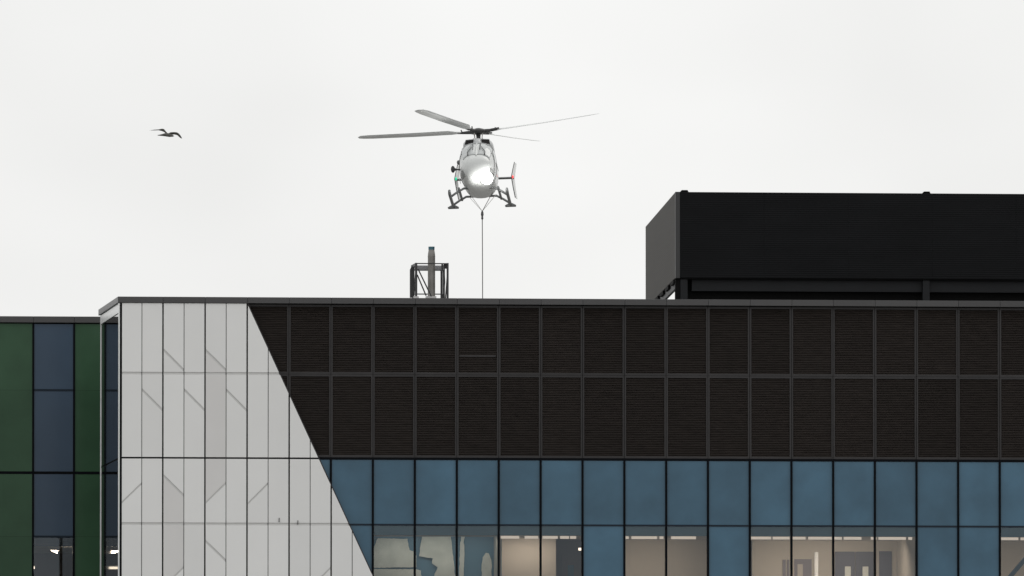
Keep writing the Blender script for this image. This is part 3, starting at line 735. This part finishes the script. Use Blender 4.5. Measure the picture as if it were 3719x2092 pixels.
# tail : stabiliser with end plates, fin, tail rotor
TY = 5.7
MB().loft([[Vector((x, TY + u * .42, 1.84 + v * .05)) for u, v in ((-.5, 0), (-.2, 1), (.5, 0), (-.2, -1))] for x in (-1.17, 1.17)]).build('stabiliser', 'hskid', heli)
for sg in (-1, 1):
    xs = sg * 1.17
    prof = [(-.76, .42, .0), (-.4, .12, 0), (0, -.12, 0), (.36, .14, 0), (.72, .45, 0)]
    rs = []
    for dz, dy, dx in prof:
        cw = .62 - .3 * abs(dz); dx = (dy - .1) * .17
        rs.append([Vector((xs + dx + f_ * cw * .5 * .17 + e * .014, TY + dy + f_ * cw * .5 + .1, 1.84 + dz)) for e, f_ in ((0, -1), (1, -.2), (.4, 1), (-.4, 1), (-1, -.2))])
    pl = MB().loft(rs).build('end_plate', 'hblade', heli)
    MB().tube([r_[0] + Vector((0, -.012, 0)) for r_ in rs], .017, 6).build('leading_edge', 'hdark', pl)
    nl = MB(); cp = Vector((xs - .03, TY - .34, 1.84))
    nl.loft([[cp + Vector((.04 * math.cos(t) * s2, .08 * c2, .07 * math.sin(t) * s2)) for t in [2 * math.pi * i / 12 for i in range(12)]] for c2, s2 in ((-1, .2), (-.7, .75), (0, 1), (.8, .6))])
    nl.build('navigation_light', 'navg' if sg < 0 else 'navr', pl, smooth=True)
MB().loft([[Vector((u * .05, y0 + v * .35, z)) for u, v in ((0, -1), (1, -.2), (0, 1), (-1, -.2))] for y0, z in ((6.05, 1.9), (6.35, 2.5), (6.75, 3.0))]).build('tail_fin', 'hwhite', heli)
tr = MB().tube([(-.05, 6.6, 2.75), (-.22, 6.6, 2.75)], .06, 10).build('tail_rotor', 'hdark', heli)
for a in (15, 195):
    MB().bar((-.2, 6.6 + .1 * math.cos(R(a)), 2.75 + .1 * math.sin(R(a))), (-.2, 6.6 + .95 * math.cos(R(a)), 2.75 + .95 * math.sin(R(a))), .15, .02, (1, 0, 0)).build('tail_rotor_blade', 'hblade', tr)
# skids
TR = 1.17
for sg in (-1, 1):
    sk = MB().tube([(sg * TR, -1.75, .19), (sg * TR, -1.55, .09), (sg * TR, -1.25, .06), (sg * TR, 1.75, .06)], [.05, .065, .065, .06], 10).build('skid', 'hskid', heli, smooth=True)
    MB().add([(sg * TR - .23, 1.45, -.005), (sg * TR + .23, 1.45, -.005), (sg * TR + .21, 1.75, -.005), (sg * TR - .21, 1.75, -.005),
              (sg * TR - .23, 1.45, .025), (sg * TR + .23, 1.45, .025), (sg * TR + .21, 1.75, .025), (sg * TR - .21, 1.75, .025),
              (sg * TR - .07, 1.5, .12), (sg * TR + .07, 1.5, .12), (sg * TR + .07, 1.7, .13), (sg * TR - .07, 1.7, .13)],
             [(0, 3, 2, 1), (0, 1, 5, 4), (1, 2, 6, 5), (2, 3, 7, 6), (3, 0, 4, 7), (4, 5, 9, 8), (5, 6, 10, 9), (6, 7, 11, 10), (7, 4, 8, 11), (8, 9, 10, 11)]).build('snow_pad', 'hskid', sk)
    for y in (-.85, 1.25):
        MB().tube([(sg * .03, y, .40), (sg * .62, y, .40), (sg * .9, y, .25), (sg * TR, y, .07)], .047, 8).build('cross_tube', 'hskid', heli, smooth=True)
    MB().tube([(sg * .80, -1.35, .33), (sg * .80, 1.5, .31)], .05, 8).build('step', 'hskid', heli, smooth=True)
# mirror pod, small lamp, pitot tubes on the photo-left side
mr = MB().tube([(-.6, -2.0, .98), (-.86, -2.15, .98)], .03, 8).build('mirror_arm', 'hdark', heli)
MB().loft([[Vector((-.98, -2.15, .99)) + Vector((.085 * math.cos(t) * s_, y, .14 * math.sin(t) * s_)) for t in [2 * math.pi * i / 14 for i in range(14)]] for y, s_ in ((-.06, .75), (-.03, 1), (.03, 1), (.08, .55))]).build('mirror', 'hdark', mr, smooth=True)
MB().tube([(-.86, -2.15, .98), (-.93, -2.15, .985)], .055, 8).build('mirror_clamp', 'hdark', mr)
MB().loft([[Vector((-.77, y, 1.37)) + Vector((.075 * math.cos(t) * s_, 0, .09 * math.sin(t) * s_)) for t in [2 * math.pi * i / 12 for i in range(12)]] for y, s_ in ((-1.6, .6), (-1.55, 1), (-1.4, .9), (-1.3, .4))]).build('side_lamp', 'hskid', heli, smooth=True)
MB().tube([(-.66, -1.4, 1.34), (-.75, -1.45, 1.37)], .03, 6).build('side_lamp_bracket', 'hdark', heli)
MB().tube([(-.74, -.9, 1.6), (-.80, -.9, 1.2), (-.80, -.9, .85), (-.74, -.9, .6)], .014, 6).build('grab_rail', 'hrod', heli)
# landing light
lc = Vector((.40, -2.52, .50))
lh = MB().loft([[lc + Vector((.25 * math.cos(t) * s_, y, .25 * math.sin(t) * s_)) for t in [2 * math.pi * i / 24 for i in range(24)]] for y, s_ in ((-.1, 1.04), (-.02, 1.08), (.14, .8), (.24, .35))]).build('landing_light', 'hskid', heli, smooth=True)
MB().loft([[lc + Vector((.25 * math.cos(t) * s_, y, .25 * math.sin(t) * s_)) for t in [2 * math.pi * i / 24 for i in range(24)]] for y, s_ in ((-.16, .35), (-.14, .75), (-.098, 1.0))]).build('lamp_lens', 'lamp_hot', lh, smooth=True)
MB().tube([lc + Vector((0, .1, .1)), lc + Vector((0, .2, .35))], .05, 8).build('lamp_bracket', 'hskid', lh)
ld = bpy.data.lights.new('landing_beam', 'POINT'); ld.energy = 150; ld.shadow_soft_size = .25; ld.color = (1, 1, .98)
lo = bpy.data.objects.new('landing_beam', ld); C.objects.link(lo); lo.parent = lh; lo.location = lc + Vector((.16, -.42, -.36))

# ---- line under the helicopter (hangs plumb from its bridle)
kn = A(1751.5, 770, HD)
ln = empty('sling_line', kn)
tag(ln, 'long thin dark sling line hanging straight down from the helicopter', 'line')
zend = kn.z - 18.5
MB().tube([(0, 0, -.2), (.01, 0, -2.0), (.022, 0, -6.0), (.05, 0, zend - kn.z)], .02, 6).build('rope', 'rope', ln)
hk = MB().loft([[Vector((p.x, p.y, z)) for p in ring(0, r_, 10)] for z, r_ in ((.06, .02), (.0, .045), (-.1, .06), (-.2, .035), (-.26, .05), (-.32, .02))]).build('swivel_hook', 'hook', ln, smooth=True)
inv = Matrix.Translation(-kn)
def hw(x, y, z): return (heli.matrix_world @ Vector((x, y, z))) - kn
for a, m_, r_ in (((-.42, .1, .32), 'sling', .012), ((.5, .1, .34), 'rope', .014), ((.62, 1.0, .42), 'sling', .011), ((-.5, 1.0, .36), 'sling', .009)):
    MB().tube([hw(*a), (0, 0, .03)], r_, 5).build('bridle_leg', m_, ln)
MB().tube([(.0, 0, zend - kn.z + .1), (.05, 0, zend - kn.z), (.12, 0, zend - kn.z - .12), (.05, 0, zend - kn.z - .25), (-.03, 0, zend - kn.z - .18)], .025, 8).build('load_hook', 'hook', ln)

# ================================================================ bird
BD = 330.0                                        # photo scale there: about 141 px per metre
bs = 220 / 2576.0
def B(u, v, dd=0.0): return A(500 + u * bs, 440 + v * bs, BD + dd) - B0
B0 = Vector((0, 0, 0)); B0 = B(1270, 585)
brd = empty('bird', B0)
tag(brd, 'dark bird in flight with bent wings against the white sky, far left', 'bird')
def seglen(v): return v * bs / FPX * BD
mb = MB()
body = [((840, 600), 12), ((930, 598), 26), ((1040, 590), 44), ((1160, 578), 70), ((1280, 585), 82), ((1380, 605), 74), ((1440, 620), 50), ((1490, 628), 42), ((1525, 630), 20), ((1560, 640), 6)]
mb.tube([B(u, v, -.04 * i) for i, ((u, v), r_) in enumerate(body)], [seglen(r_) for _, r_ in body], 12)
def wing_ring(u, v, ch, th, dd, ang=0.0):
    c = B(u, v, dd); r_ = []
    ud = (rt * math.sin(ang) * .3 + fw * 1.0).normalized()
    for a_, b2 in ((-.5, 0), (-.3, .5), (0, .6), (.5, .1), (.5, -.1), (0, -.5), (-.3, -.4)):
        r_.append(c + ud * (a_ * ch) + up * (b2 * th + a_ * ch * -0.30))
    return r_
s1 = seglen(1)
mb.loft([wing_ring(1290, 570, .13, 60 * s1, 0), wing_ring(1400, 535, .17, 80 * s1, -.05), wing_ring(1560, 520, .17, 66 * s1, -.1), wing_ring(1680, 545, .17, 90 * s1, -.14),
         wing_ring(1765, 615, .16, 120 * s1, -.18), wing_ring(1835, 685, .12, 90 * s1, -.2), wing_ring(1890, 735, .03, 14 * s1, -.22)])
mb.loft([wing_ring(1270, 550, .12, 55 * s1, .02), wing_ring(1210, 490, .15, 55 * s1, .08), wing_ring(1120, 410, .18, 110 * s1, .14), wing_ring(1030, 378, .16, 75 * s1, .2),
         wing_ring(900, 372, .10, 20 * s1, .28), wing_ring(700, 380, .07, 15 * s1, .36), wing_ring(470, 400, .02, 6 * s1, .42)])
bo = mb.build('body', 'bird', brd, smooth=True)
rm = bo.modifiers.new('merge', 'REMESH'); rm.mode = 'VOXEL'; rm.voxel_size = 0.007; rm.use_smooth_shade = True
bsm = bo.modifiers.new('soft', 'SMOOTH'); bsm.iterations = 3; bsm.factor = .5
